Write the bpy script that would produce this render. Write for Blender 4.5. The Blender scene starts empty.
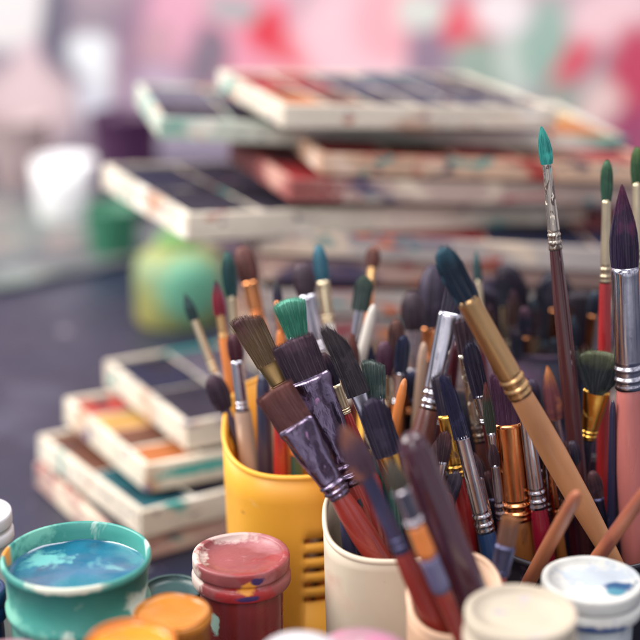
import bpy, bmesh, math, random
from mathutils import Vector, Matrix, noise as mnoise
random.seed(7)
scene = bpy.context.scene
C = scene.collection
PI = math.pi
# ------------------------------------------------------------------ camera model
F = 1505.0
PITCH = math.radians(18.5)
CAM = Vector((0, -0.57, 0.365))
FW = Vector((0, math.cos(PITCH), -math.sin(PITCH)))
UP = Vector((0, math.sin(PITCH), math.cos(PITCH)))
RT = Vector((1, 0, 0))
def ray(px, py): return FW + RT*((px-320)/F) + UP*((320-py)/F)
def P(px, py, d): return CAM + ray(px, py)*d
def hit(px, py, z):
    r = ray(px, py); return CAM + r*((z-CAM.z)/r.z)
def proj(p):
    v = p-CAM; d = v.dot(FW)
    return (320+F*v.dot(RT)/d, 320-F*v.dot(UP)/d, d)
# ------------------------------------------------------------------ materials
def lin(c):
    out = []
    for v in c[:3]:
        v /= 255.0
        out.append(v/12.92 if v <= .04045 else ((v+.055)/1.055)**2.4)
    return (out[0], out[1], out[2], 1)
_m = {}
def mat(key, base, rough=.5, metal=0, coat=0, stains=(), bump=0, bscale=400, var=.12, vscale=60, trans=0, attr=None, sss=0, stretch=(1,1,1), rvar=.12, spec=.5, spots=()):
    if key in _m: return _m[key]
    m = bpy.data.materials.new(key); m.use_nodes = True
    nt = m.node_tree; N = nt.nodes; L = nt.links
    b = N['Principled BSDF']
    tc = N.new('ShaderNodeTexCoord'); oi = N.new('ShaderNodeObjectInfo')
    mul = N.new('ShaderNodeMath'); mul.operation = 'MULTIPLY'; mul.inputs[1].default_value = 7.3
    L.new(oi.outputs['Random'], mul.inputs[0])
    mp = N.new('ShaderNodeVectorMath'); mp.operation = 'MULTIPLY'; mp.inputs[1].default_value = stretch
    L.new(tc.outputs['Object'], mp.inputs[0])
    ad = N.new('ShaderNodeVectorMath'); ad.operation = 'ADD'
    L.new(mp.outputs[0], ad.inputs[0]); L.new(mul.outputs[0], ad.inputs[1])
    vec = ad.outputs[0]
    def noi(scale, detail=3, off=0, dist=0):
        n = N.new('ShaderNodeTexNoise'); n.noise_dimensions = '4D'
        n.inputs['W'].default_value = off
        n.inputs['Scale'].default_value = scale; n.inputs['Detail'].default_value = detail
        n.inputs['Distortion'].default_value = dist
        L.new(vec, n.inputs['Vector']); return n
    def mix(a, bcol, fac, mode='MIX'):
        x = N.new('ShaderNodeMix'); x.data_type = 'RGBA'; x.blend_type = mode
        for sck, val in ((x.inputs[0], fac), (x.inputs[6], a), (x.inputs[7], bcol)):
            if hasattr(val, 'links'): L.new(val, sck)
            else: sck.default_value = val
        return x.outputs[2]
    def rng(src, lo, hi, a=0, c=1):
        r = N.new('ShaderNodeMapRange'); r.inputs[1].default_value = lo; r.inputs[2].default_value = hi
        r.inputs[3].default_value = a; r.inputs[4].default_value = c
        L.new(src, r.inputs[0]); return r.outputs[0]
    col = lin(base)
    if attr:      # bristles: R = distance to the tip, G = random shade of each hair
        at = N.new('ShaderNodeAttribute'); at.attribute_name = 'hair'
        sp = N.new('ShaderNodeSeparateColor'); L.new(at.outputs['Color'], sp.inputs[0])
        n0 = noi(220, 2)
        sm = N.new('ShaderNodeMath'); sm.operation = 'MULTIPLY_ADD'; sm.inputs[1].default_value = .35
        L.new(n0.outputs[0], sm.inputs[0]); L.new(sp.outputs[0], sm.inputs[2])
        col = mix(lin(base), lin(attr), rng(sm.outputs[0], .75, 1.1))
        col = mix(col, (1, 1, 1, 1), rng(sp.outputs[1], .8, 1, 0, .08))
        col = mix(col, (.012, .01, .016, 1), rng(sp.outputs[1], 0, .4, .3, 0))
    if var:
        n = noi(vscale, 5, 3.1)
        dark = tuple(v*(1-var*2.2) for v in lin(base)[:3])+(1,)
        if attr:
            col = mix(col, dark, rng(n.outputs[0], .5, .75, 0, .6))
            cake = noi(110, 4, 8.4); col = mix(col, tuple(min(1, v*1.7+.02) for v in lin(attr)[:3])+(1,), rng(cake.outputs[0], .56, .7, 0, .55))
        else:
            br = tuple(min(1, v*(1+var)) for v in lin(base)[:3])+(1,)
            col = mix(dark, br, rng(n.outputs[0], .3, .7))
    rsock = None
    for i, s in enumerate(stains):
        c, scl, lo = s[0], s[1], s[2]
        n = noi(scl, 4, 11.7*(i+1)+len(key), .6)
        f = rng(n.outputs[0], lo, lo+(s[3] if len(s) > 3 else .035))
        col = mix(col, lin(c), f)
        if metal:
            if rsock is None: rsock = f
            else:
                mx = N.new('ShaderNodeMath'); mx.operation = 'MAXIMUM'; L.new(rsock, mx.inputs[0]); L.new(f, mx.inputs[1]); rsock = mx.outputs[0]
    if spots:   # brush marks and painted-in highlights at a place of their own on the thing
        dn = N.new('ShaderNodeTexNoise'); dn.inputs['Scale'].default_value = 260; dn.inputs['Detail'].default_value = 3; L.new(tc.outputs['Object'], dn.inputs['Vector'])
    for (c, p, rx, ry, rz) in spots:
        sb = N.new('ShaderNodeVectorMath'); sb.operation = 'SUBTRACT'; sb.inputs[1].default_value = p; L.new(tc.outputs['Object'], sb.inputs[0])
        ml = N.new('ShaderNodeVectorMath'); ml.operation = 'MULTIPLY'; ml.inputs[1].default_value = (1/rx, 1/ry, 1/rz); L.new(sb.outputs[0], ml.inputs[0])
        le = N.new('ShaderNodeVectorMath'); le.operation = 'LENGTH'; L.new(ml.outputs[0], le.inputs[0])
        sm = N.new('ShaderNodeMath'); sm.operation = 'MULTIPLY_ADD'; sm.inputs[1].default_value = 1.6; L.new(dn.outputs[0], sm.inputs[0]); L.new(le.outputs['Value'], sm.inputs[2])
        col = mix(col, lin(c), rng(sm.outputs[0], 1.95, 1.55))
    if hasattr(col, 'links'): L.new(col, b.inputs['Base Color'])
    else: b.inputs['Base Color'].default_value = col
    if metal:
        if rsock is not None: L.new(rng(rsock, 0, 1, metal, 0), b.inputs['Metallic'])
        else: b.inputs['Metallic'].default_value = metal
    nr = noi(vscale*2.3, 4, 21)
    L.new(rng(nr.outputs[0], .3, .7, max(.03, rough-rvar), min(1, rough+rvar)), b.inputs['Roughness'])
    b.inputs['Coat Weight'].default_value = coat; b.inputs['Coat Roughness'].default_value = .12
    b.inputs['Specular IOR Level'].default_value = spec
    if trans: b.inputs['Transmission Weight'].default_value = trans
    if sss:
        b.inputs['Subsurface Weight'].default_value = sss; b.inputs['Subsurface Radius'].default_value = (.01, .006, .004); b.inputs['Subsurface Scale'].default_value = .4
    if bump:
        n = noi(bscale, 4, 5)
        bp = N.new('ShaderNodeBump'); bp.inputs['Strength'].default_value = bump; bp.inputs['Distance'].default_value = .0008
        L.new(n.outputs[0], bp.inputs['Height']); L.new(bp.outputs[0], b.inputs['Normal'])
    _m[key] = m
    return m
# ------------------------------------------------------------------ mesh helpers
def link(name, bm, m, parent=None, smooth=True, kids=()):
    me = bpy.data.meshes.new(name)
    bmesh.ops.recalc_face_normals(bm, faces=bm.faces[:])
    bm.to_mesh(me); bm.free()
    for p in me.polygons: p.use_smooth = smooth
    if m: me.materials.append(m)
    o = bpy.data.objects.new(name, me); C.objects.link(o)
    if parent: o.parent = parent
    return o
def thing(name, label, cat, loc, group=None, rot=None):
    o = bpy.data.objects.new(name, None); C.objects.link(o)
    o.empty_display_size = .01
    o.location = loc
    if rot is not None: o.rotation_euler = rot
    o['label'] = label; o['category'] = cat
    if group: o['group'] = group
    return o
def lathe(bm, prof, n=48, wob=0, seed=0, cx=0, cy=0):
    rings = []
    for j, (r, z) in enumerate(prof):
        if r < 1e-6: rings.append([bm.verts.new((cx, cy, z))]); continue
        ring = []
        for i in range(n):
            a = 2*PI*i/n
            k = 1+wob*mnoise.noise(Vector((math.cos(a)*1.5+seed, math.sin(a)*1.5, z*30)))
            ring.append(bm.verts.new((cx+r*k*math.cos(a), cy+r*k*math.sin(a), z)))
        rings.append(ring)
    for a, b in zip(rings, rings[1:]):
        if len(a) == 1 and len(b) == 1: continue
        for i in range(n):
            k = (i+1) % n
            if len(a) == 1: bm.faces.new((a[0], b[i], b[k]))
            elif len(b) == 1: bm.faces.new((a[i], a[k], b[0]))
            else: bm.faces.new((a[i], a[k], b[k], b[i]))
def loft(bm, rings, n=28, exp=2.0, caps=True, jag=None):
    """rings: (z, halfwidth, halfthickness, xoff)"""
    prev = None; first = None
    lay = bm.loops.layers.color.get('hair')
    for (z, a, b, xo) in rings:
        ring = []
        for i in range(n):
            t = 2*PI*i/n; c, s = math.cos(t), math.sin(t)
            x = math.copysign(abs(c)**(2/exp), c)*a; y = math.copysign(abs(s)**(2/exp), s)*b
            ring.append(bm.verts.new((xo+x, y, z)))
        if prev:
            for i in range(n):
                k = (i+1) % n; bm.faces.new((prev[i], prev[k], ring[k], ring[i]))
        else: first = ring
        prev = ring
    if caps:
        bm.faces.new(first[::-1]); bm.faces.new(prev)
def box(bm, x0, x1, y0, y1, z0, z1, bev=.0006):
    b2 = bmesh.new()
    bmesh.ops.create_cube(b2, size=1)
    for v in b2.verts: v.co = Vector((x0+(v.co.x+.5)*(x1-x0), y0+(v.co.y+.5)*(y1-y0), z0+(v.co.z+.5)*(z1-z0)))
    if bev: bmesh.ops.bevel(b2, geom=b2.edges[:], offset=bev, segments=2, affect='EDGES')
    vm = {v: bm.verts.new(v.co) for v in b2.verts}
    for f in b2.faces: bm.faces.new([vm[v] for v in f.verts])
    b2.free()
# ------------------------------------------------------------------ brush materials
FER = {
 'silver': dict(base=(205,203,212), stains=(((120,110,125),90,.66),)),
 'tealsilver': dict(base=(206,194,178), stains=(((70,165,160),190,.64),((84,70,66),260,.55),((226,214,196),420,.60))),
 'gold': dict(base=(222,178,124), stains=(((150,110,90),120,.68),)),
 'copper': dict(base=(226,150,98), stains=(((200,120,80),120,.68),)),
 'champagne': dict(base=(222,205,172), stains=()),
 'plum': dict(base=(128,114,136), stains=(((66,50,76),70,.54),((150,110,150),160,.64))),
 'brass': dict(base=(225,175,85), stains=(((90,60,50),110,.6),)),
 'palegrey': dict(base=(176,168,176), stains=(((110,100,130),60,.55,.1),)),
 'olive': dict(base=(120,98,66), stains=(((70,50,50),90,.54,.1),((150,130,80),60,.6))),
 'bluegrey': dict(base=(98,98,128), stains=(((60,58,88),90,.56),)),
}
def fer_mat(k):
    d = FER[k]
    rough = {'plum': .22, 'bluegrey': .4, 'olive': .45, 'gold': .36, 'tealsilver': .28, 'champagne': .35}.get(k, .2)
    return mat('ferrule_'+k, d['base'], rough=rough, metal=1.0, stains=d['stains'], bump=.9 if k == 'plum' else .22, bscale=150 if k == 'plum' else 120, var=.08, rvar=.08, stretch=(1, 1, .5))
HAN = {
 'maroon': ((84,28,38), .22), 'brown': ((92,54,50), .3), 'darkbrown': ((70,36,38), .18), 'red': ((160,36,38), .3), 'pink': ((190,112,106), .33),
 'natural': ((192,134,90), .45), 'amber': ((150,92,46), .35), 'blue': ((20,62,112), .35), 'black': ((34,32,46), .3),
 'navy': ((40,42,70), .35), 'white': ((222,216,206), .4), 'orange': ((222,130,62), .4), 'beige': ((190,160,140), .5),
 'green': ((30,84,78), .35), 'sienna': ((178,108,74), .5), 'lilac': ((104,102,136), .4), 'crimson': ((134,20,42), .2), 'plumhandle': ((70,34,48), .16), 'redorange': ((146,46,36), .35), 'rose': ((176,100,88), .5),
}
def han_mat(k):
    c, r = HAN[k]
    st = {'amber': (((190,130,70),70,.58,.1),((80,50,40),90,.62,.08)), 'beige': (((120,84,80),70,.60,.1),((220,200,180),90,.64,.06)), 'orange': (((150,80,50),80,.6,.1),), 'white': (((150,130,140),80,.6,.1),), 'sienna': (((150,84,64),50,.54,.12),((110,60,60),80,.6,.1),((224,170,120),60,.62,.1)), 'natural': (((196,48,44),60,.64),((90,150,110),60,.65),((40,70,110),100,.69),((150,96,70),40,.6,.15)),
          'darkbrown': (((120,104,116),90,.60,.08),((40,130,130),160,.70)),
          'pink': (((150,80,80),120,.68),), 'plumhandle': (((104,78,94),60,.56,.12),((40,20,32),70,.58,.1),((150,130,140),120,.68,.04),),
          'red': (((110,30,40),100,.66),), 'redorange': (((80,30,38),80,.58,.12),((190,110,80),160,.68,.04))}.get(k, (((90,80,95),130,.70),((190,180,180),220,.72,.02)))
    return mat('handle_'+k, c, rough=r, coat=.6 if r < .4 else .15, stains=st, bump=.12, bscale=90, var=.16, stretch=(1, 1, .25))
def hair_mat(a, b): return mat('hair_%d_%d_%d_%d_%d_%d' % (a+b), a, rough=.55, attr=b, var=.12, vscale=150, spec=.35)
# ------------------------------------------------------------------ cups
CUPS = {  # x, y, r
 'yellow': (-.012, .046, .031), 'cream': (.0270, -.0285, .0258), 'front': (.0485, -.089, .0172),
 'black': (.108, .012, .042), 'back': (.056, .066, .030), 'rear': (.110, .140, .036)}
CHECK = []
BR_GROUP = 'paintbrushes standing in the cups'
def lerp(a, b, t): return a+(b-a)*t
def head_shape(kind, hw, hth, L):
    """returns functions w(u), t(u) scale and len(s)"""
    if kind == 'round':
        pts = [(0, .86), (.18, 1.0), (.4, 1.0), (.6, .84), (.8, .5), (.93, .2), (1, .03)]
        ln = lambda s: 1
        th = lambda u: interp(pts, u)
        return (lambda u: interp(pts, u)), th, ln
    if kind == 'mop':
        pts = [(0, .92), (.12, .99), (.35, 1.0), (.55, .82), (.75, .48), (.9, .19), (1, .02)]
        return (lambda u: interp(pts, u)), (lambda u: interp(pts, u)), (lambda s: 1)
    if kind == 'oval':
        pts = [(0, .72), (.3, 1), (.6, 1), (.8, .82), (.93, .5), (1, .2)]
        return (lambda u: interp(pts, u)), (lambda u: interp(pts, u)), (lambda s: 1)
    if kind == 'flat':
        return (lambda u: lerp(.94, 1.04, u)), (lambda u: lerp(1, .45, u)), (lambda s: 1-.05*s*s)
    if kind == 'worn':
        return (lambda u: lerp(.8, 1.05, u)), (lambda u: lerp(1, .75, u)), (lambda s: .9+.1*math.cos(s*1.7+.8))
    if kind == 'filbert':
        return (lambda u: lerp(.9, 1.0, min(1, u*2)) if u < .5 else 1.0), (lambda u: lerp(1, .4, u)), (lambda s: .58+.42*math.sqrt(max(0, 1-s*s)))
    if kind == 'angle':
        return (lambda u: 1.0-.18*u), (lambda u: lerp(1, .35, u)), (lambda s: .62+.38*(1-(s+.35)**2/1.9))
    if kind == 'flare':
        return (lambda u: lerp(.66, 1.06, min(1, u*1.15))), (lambda u: lerp(.8, 1.0, u)), (lambda s: .82+.18*math.sqrt(max(0, 1-s*s)))
    if kind == 'fan':
        return (lambda u: lerp(.3, 1.0, u**.8)), (lambda u: lerp(1, .5, u)), (lambda s: .75+.25*math.sqrt(max(0, 1-s*s)))
def interp(pts, u):
    for (a, va), (b, vb) in zip(pts, pts[1:]):
        if u <= b: return va+(vb-va)*(u-a)/(b-a)
    return pts[-1][1]
def bristles(kind, L, hw, hth, n, sw, bend=0, stray=0, wild=.05):
    bm = bmesh.new()
    lay = bm.verts.layers.float_color.new('hair')
    W, T, LN = head_shape(kind, hw, hth, L)
    # core
    K = 14; nn = 26
    rings = []
    pointed = kind in ('round', 'mop', 'oval')
    prev = None
    for k in range(K+1):
        u = k/K*.95
        ring = []
        for i in range(nn):
            t = 2*PI*i/nn; s = math.cos(t); q = math.sin(t)
            uu = u*LN(s)
            dd = .90
            ring.append(bm.verts.new((s*hw*W(uu)*dd+bend*uu*uu*hw, q*hth*T(uu)*dd, uu*L)))
            ring[-1][lay] = (uu, .35+.3*random.random(), 0, 1)
        if prev:
            for i in range(nn):
                j = (i+1) % nn; bm.faces.new((prev[i], prev[j], ring[j], ring[i]))
        prev = ring
    cv = bm.verts.new(sum((v.co for v in prev), Vector())/nn); cv[lay] = (.95, .4, 0, 1)
    for i in range(nn): bm.faces.new((prev[i], prev[(i+1) % nn], cv))
    # hairs
    for h in range(n+stray):
        a = random.random()*2*PI; r = math.sqrt(random.uniform(.55, 1.0))
        s, q = math.cos(a)*r, math.sin(a)*r
        isst = h >= n
        ln = LN(s)*random.uniform(.9, 1.02) if not pointed else random.uniform(.72, 1.0)
        if isst: ln *= random.uniform(.9, 1.1)
        shade = random.random()
        dx = random.gauss(0, wild)*(6 if isst else 1); dy = random.gauss(0, wild)*(3 if isst else 1)
        ph = random.uniform(0, 6); w = sw*random.uniform(.7, 1.25)*(.6 if isst else 1)
        pr = None; S = 6
        for k in range(S+1):
            u = k/S*ln
            x = s*hw*W(min(u, 1))+(dx*u*u+.018*math.sin(ph+u*5))*hw+bend*u*u*hw
            y = q*hth*T(min(u, 1))+dy*u*u*hth
            z = u*L
            ww = w*(1-.75*(k/S)**2)
            rr = []
            for m_ in range(3):
                aa = ph+m_*2*PI/3
                v = bm.verts.new((x+ww*math.cos(aa), y+ww*math.sin(aa), z)); v[lay] = (min(1, u), shade, 0, 1); rr.append(v)
            if pr:
                for m_ in range(3): bm.faces.new((pr[m_], pr[(m_+1) % 3], rr[(m_+1) % 3], rr[m_]))
            pr = rr
    return bm
def brush(label, tip, via, d, cup, head, hcol, fer, han, yoff=0, roll=0, detail=1, bend=0, stray=0, zb=.012, bands=(), wild=.05):
    """head=(kind,len,width,flatness) fer=(mat,len,w_top,w_bottom) han=(mat,w_start,w_max) - lengths as seen"""
    T = P(tip[0], tip[1], d)
    n = ray(*tip).cross(ray(*via))
    cx, cy, cr = CUPS[cup]
    yb = cy+yoff
    # point of the plane through the eye and the brush's line that lies on the cup's floor
    while True:     # a brush that leans hard is wedged higher against the cup's wall
        v = Vector((0, yb, zb))-CAM
        x = -(n.y*v.y+n.z*v.z)/n.x
        B = Vector((CAM.x+x, yb, zb))
        off = math.hypot(B.x-cx, B.y-cy)
        if off <= cr*.9 or zb > .06: break
        zb += .004
    if off > cr*.92:
        CHECK.append((label[:40], round(B.x-cx, 4), round(B.y-cy, 4), cup))
    ax = (T-B); L = ax.length; z = ax.normalized()
    w = ((T+B)/2-CAM).normalized()
    xa = w.cross(z).normalized(); ya = z.cross(xa)
    M = Matrix((xa, ya, z)).transposed() @ Matrix.Rotation(math.radians(roll), 3, 'Z')
    if detail and head: stray = max(stray, 12)
    root = thing('paintbrush', label, 'paintbrush', B, BR_GROUP, M.to_euler())
    q0 = Vector(tip); dirv = (Vector(via)-q0).normalized()
    def along(px):
        lo, hi = 0, 1
        for _ in range(30):
            m = (lo+hi)/2; p = proj(T.lerp(B, m))
            if (Vector(p[:2])-q0).dot(dirv) < px: lo = m
            else: hi = m
        return L*(1-lo), proj(T.lerp(B, lo))[2]
    pos = 0; zt = L; dt = d
    if head:
        kind, hl, hwpx, fl = head
        z1, d1 = along(hl)
        hw = hwpx/2/F*d
        nh = int({0: 110, 1: 320, 2: 800}[detail])
        bm = bristles(kind, zt-z1, hw, hw*fl, nh, .0001 if detail == 2 else .00014 if detail else .00024, bend, stray, wild)
        bmesh.ops.translate(bm, verts=bm.verts[:], vec=(0, 0, z1))
        link('bristles', bm, hair_mat(*hcol), root)
        pos = hl; zt, dt = z1, d1
        kindflat = fl
    else: kindflat = 1
    if fer:
        fm, flen, w0, w1 = fer
        z1, d1 = along(pos+flen)
        a0 = w0/2/F*dt; a1 = w1/2/F*d1
        flt = kindflat*1.0
        hb = a0*flt*1.12 if flt < 1 else a0
        H = zt-z1
        rings = []
        cr_ = [(.0, 0), (.02, .05), (.035, .02)]
        def sec(u, bulge=0):
            a = lerp(a0, a1, u**1.2); b = lerp(hb, a1*.95, min(1, u*1.1)**1.1)
            return (zt-u*H+(.0012 if u == 0 else 0), a*(1+bulge), b*(1+bulge), 0)
        rings.append(sec(0, -.02)); rings.append(sec(.012, .03)); rings.append(sec(.04, .015))
        for u in (.1, .2, .3, .4, .5, .6, .7, .76): rings.append(sec(u))
        for uc in (.81, .90):
            for du, bu in ((-.03, 0), (-.018, -.11), (-.006, -.05), (.008, .07), (.022, .09), (.034, .0), (.043, -.09)):
                rings.append(sec(uc+du, bu))
        rings.append(sec(.965, .02)); rings.append(sec(1, .02))
        rings.sort(key=lambda r: r[0])
        bm = bmesh.new(); loft(bm, rings, 32, 2.0 if flt > .7 else 2.5)
        if fm == 'plum':
            for v_ in bm.verts: v_.co += Vector((mnoise.noise(v_.co*260), mnoise.noise(v_.co*260+Vector((5, 0, 0))), 0))*.0008
        link('ferrule', bm, fer_mat(fm), root)
        pos += flen; zt, dt = z1, d1
    if han:
        hm, w0, w1 = han
        a0 = w0/2/F*dt; a1 = w1/2/F*dt
        bm = bmesh.new(); H = zt
        if fer: ks = [(0, a0*.93), (.02, a0*.99), (.12, lerp(a0, a1, .6)), (.28, a1), (.5, a1*.94), (.75, a1*.72), (.93, a1*.5), (.985, a1*.38), (1, .0)]
        else:   ks = [(0, 0), (.006, a0*.42), (.02, a0*.7), (.05, a0*.92), (.1, a0), (.3, lerp(a0, a1, .6)), (.55, a1), (.8, a1), (1, a1*.6), (1, 0)]
        prof = []
        for (k0, r0), (k1, r1) in zip(ks, ks[1:]):
            for s in range(4):
                u = s/4; prof.append((lerp(r0, r1, u), zt-lerp(k0, k1, u)*H))
        prof.append((ks[-1][1], zt-H))
        lathe(bm, prof[::-1], 24)
        ho = link('handle', bm, han_mat(hm), root)
        for (bp0, bp1, bmat) in bands:
            zz1, _ = along(bp0); zz2, _ = along(bp1)
            def rad(zq):
                for (k0, r0), (k1, r1) in zip(ks, ks[1:]):
                    if k0*H <= zt-zq <= k1*H: return lerp(r0, r1, (zt-zq-k0*H)/max(1e-9, (k1-k0)*H))
                return a1
            bb = bmesh.new(); pr = []
            for i in range(7):
                zq = lerp(zz2, zz1, i/6); pr.append((rad(zq)*1.02+.0001, zq))
            pr = [(pr[0][0]*.93, pr[0][1])]+pr+[(pr[-1][0]*.93, pr[-1][1])]
            lathe(bb, pr, 24, wob=.01)
            link('painted_band', bb, han_mat(bmat) if bmat in HAN else fer_mat(bmat), ho)
    return root
DK = (44,38,58); DB = (62,42,52); NV = (36,42,66)
# ---- brushes on the right, standing in the black cup
K = 'black'
brush('slim round brush with bright teal tip, paint-flecked silver ferrule and glossy dark brown handle', (543,126), (575,440), .600, K, ('round',38,13.5,.9), ((46,142,136),(66,176,164)), ('tealsilver',86,9,13.5), ('darkbrown',13,17.5), -.006, detail=2, bend=-.25)
brush('large round brush with pointed plum-black head, shiny silver ferrule and dusty pink handle', (622,184), (629,388), .588, K, ('mop',85,29,.95), ((50,38,66),(92,34,70)), ('silver',119,27,27), ('pink',26,31), -.014, detail=2)
brush('moss green round brush with pale gold ferrule and bright red handle, near the right edge', (607,159), (604,370), .632, K, ('oval',43,12.5,.9), ((44,82,64),(64,106,74)), ('champagne',81,9,10.5), ('red',12,13.5), .014, detail=1)
brush('round brush with olive green tip cut by the right edge of the photo', (637,146), (636,360), .64, K, ('oval',39,12.5,.9), ((52,86,56),(84,110,60)), ('champagne',84,9,10.5), ('orange',12,13), .020)
brush('fan brush with dark bristles and crumpled gold ferrule, behind the pink-handled brush', (604,350), (588,440), .625, K, ('fan',44,60,.16), ((38,46,52),(90,96,70)), ('brass',46,26,13), ('black',12,14), .018, stray=30, detail=1, wild=.12)
brush('upright slim handle in plain black beside the dusty pink handle', (613,400), (612,500), .612, K, None, None, None, ('navy',7,11), .0)
brush('thick natural wood brush with black-teal head and dull gold ferrule, leaning across the others', (438,247), (606,547), .553, K, ('filbert',61,27,.75), ((30,44,62),(48,84,100)), ('gold',108,23,25), ('natural',24,27), -.032, detail=1, bend=.15)
brush('small round brush with coral and ochre tip, half hidden behind the wooden handle', (547,365), (557,430), .635, K, ('round',54,17,.9), ((132,76,84),(196,130,80)), ('silver',60,9,12), ('maroon',11,12), .012)
brush('flat brush with plum bristles and bright copper ferrule over an amber handle', (503,372), (517,510), .600, K, ('flat',54,27,.42), ((84,52,80),(98,60,90)), ('copper',92,26,27), ('amber',25,30), -.012, detail=2)
brush('narrow copper-ferruled brush squeezed just right of the wide copper one', (521,384), (532,500), .607, K, ('filbert',40,11,.5), ((78,50,74),(90,60,80)), ('copper',92,10,11), ('maroon',10,12), .0)
brush('brush with pinkish silver ferrule and glossy crimson handle, under the wooden one', (521,378), (538,505), .598, K, ('filbert',38,15,.5), (DB,(110,70,90)), ('silver',92,14,17), ('crimson',17,21), -.018, detail=1)
brush('narrow rust and green brush with thin silver ferrule, left of the plum flat one', (485,382), (501,515), .597, K, ('round',52,11.5,.9), ((58,64,56),(120,62,60)), ('silver',86,9.5,11), ('maroon',11,14), -.010, detail=1)
brush('thin copper-ferruled brush right of the crimson handle, under the wooden one', (543,408), (557,520), .604, K, ('round',40,8,.9), (DB,DK), ('copper',76,7.5,9), ('amber',9,12), -.004)
brush('navy filbert brush with scuffed silver ferrule and cobalt blue handle', (446,374), (488,540), .592, K, ('angle',66,17,.5), ((38,38,66),(50,50,84)), ('silver',95,14,19), ('blue',19,24), -.022, detail=2, bend=-.2)
brush('small flat brush with blackish brown bristles and wide pale ferrule', (461,318), (480,440), .622, K, ('flat',39,18,.4), (DB,(70,52,60)), ('tealsilver',86,17,12), ('brown',12,14), .004, detail=1)
brush('dark navy filbert brush with silver ferrule and long deep maroon handle', (468,340), (505,500), .610, K, ('filbert',58,19,.5), (DK,(48,44,66)), ('silver',26,15,13), ('maroon',12,15), -.004, detail=1)
brush('wood-handled brush end pointing up and leaning left, just behind the white jars', (578,492), (532,576), .535, 'black', None, None, None, ('sienna',14,16), -.034)
brush('wood handle end leaning to the left at the right edge', (650,485), (596,560), .545, 'black', None, None, None, ('sienna',14,16), -.035)
# filler behind the right group
brush('soft black round brush rising between the plum flat brush and the teal-tipped one', (530,378), (532,470), .64, K, ('oval',42,22,.8), (DK,(60,50,70)), ('silver',50,12,12), ('black',12,14), .020, detail=0)
brush('thin green-tipped brush behind the wooden brush, slightly out of focus', (476,250), (486,400), .70, 'back', ('round',32,9,.9), ((40,66,70),(70,110,110)), ('champagne',60,7,8), ('maroon',8,10), .012, detail=0)
# ---- brushes in the cream cup
K = 'cream'
brush('worn bristle brush with dark umber hair and ochre root, leftmost of the sharp ones', (243,314), (333,482), .598, K, ('worn',56,32,.45), ((96,74,50),(78,44,48)), ('olive',28,24,18), ('brown',17,18), -.012, detail=2, stray=14, roll=0, wild=.07)
brush('broad flat brush with aubergine black hair above a crumpled smoky ferrule', (291,338), (345,466), .590, K, ('flat',46,44,.26), ((54,38,54),(70,46,60)), ('plum',112,43,25), ('redorange',22,25), -.006, detail=2, wild=.03)
brush('flat brush with rusty brown hair, crumpled smoky ferrule and red handle, lowest on the left', (272,388), (357,524), .574, K, ('flat',45,40,.26), ((98,60,60),(112,66,60)), ('plum',82,37,22), ('redorange',21,27), -.018, detail=2, wild=.03)
brush('mint green brush head with spread bristles, peeking above the aubergine flat brush', (288,298), (318,420), .612, K, ('flare',40,32,.65), ((62,136,114),(104,176,152)), ('silver',70,20,16), ('red',15,18), .012, detail=2, wild=.07)
brush('splayed black filbert with long stray hairs and pointed tip', (331,322), (378,446), .594, K, ('angle',78,24,.28), ((44,38,46),(70,60,66)), ('silver',46,16,14), ('brown',14,15), .0, detail=2, stray=70, bend=-.35, wild=.11)
brush('small upright bristle brush with square grey-green tip', (373,359), (378,430), .603, K, ('worn',40,24,.5), ((56,74,72),(96,108,104)), ('silver',40,18,15), ('green',15,16), .004, detail=2, stray=10)
brush('rounded navy-black filbert with amber root, in front of the grey-green brush', (369,396), (404,500), .572, K, ('filbert',62,31,.4), ((40,34,56),(52,42,64)), ('brass',28,20,15), ('green',15,17), -.014, detail=1)
brush('wide silver-ferruled brush with brown handle tilting right toward the dull gold ferrule', (456,286), (418,460), .632, K, ('flat',30,20,.4), (DK,(66,52,62)), ('silver',96,22,19), ('brown',22,30), .022, detail=1)
brush('pale-ferruled brush with hot pink band on a dark red handle, behind the smoky ferrules', (322,352), (366,470), .607, K, ('oval',38,16,.8), (DK,(70,40,50)), ('champagne',28,14,13), ('red',13,15), .008, detail=1)
brush('brass-ferruled brush with black hair between the brown handle and the navy filbert', (440,374), (457,470), .618, K, ('flat',44,20,.4), (DK,(64,54,66)), ('brass',60,19,17), ('red',16,18), .024, detail=1)
brush('orange-handled brush end sticking up behind the navy-black filbert', (405,378), (394,430), .62, K, None, None, None, ('orange',10,12), .014)
brush('navy handle end low at the left inside the cream cup', (343,500), (352,560), .590, K, None, None, None, ('navy',14,18), -.010)
brush('black handle end beside the navy one inside the cream cup', (358,492), (366,560), .598, K, None, None, None, ('black',14,18), -.006)
brush('dark teal handle end behind the red lacquered one in the cream cup', (393,486), (398,560), .60, K, None, None, None, ('green',14,18), -.004)
brush('maroon handle end at the right inside the cream cup', (446,492), (446,560), .598, K, None, None, None, ('maroon',16,19), .002)
brush('red lacquered brush end inside the cream cup', (371,470), (381,560), .60, K, None, None, None, ('redorange',20,26), -.016)
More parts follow.
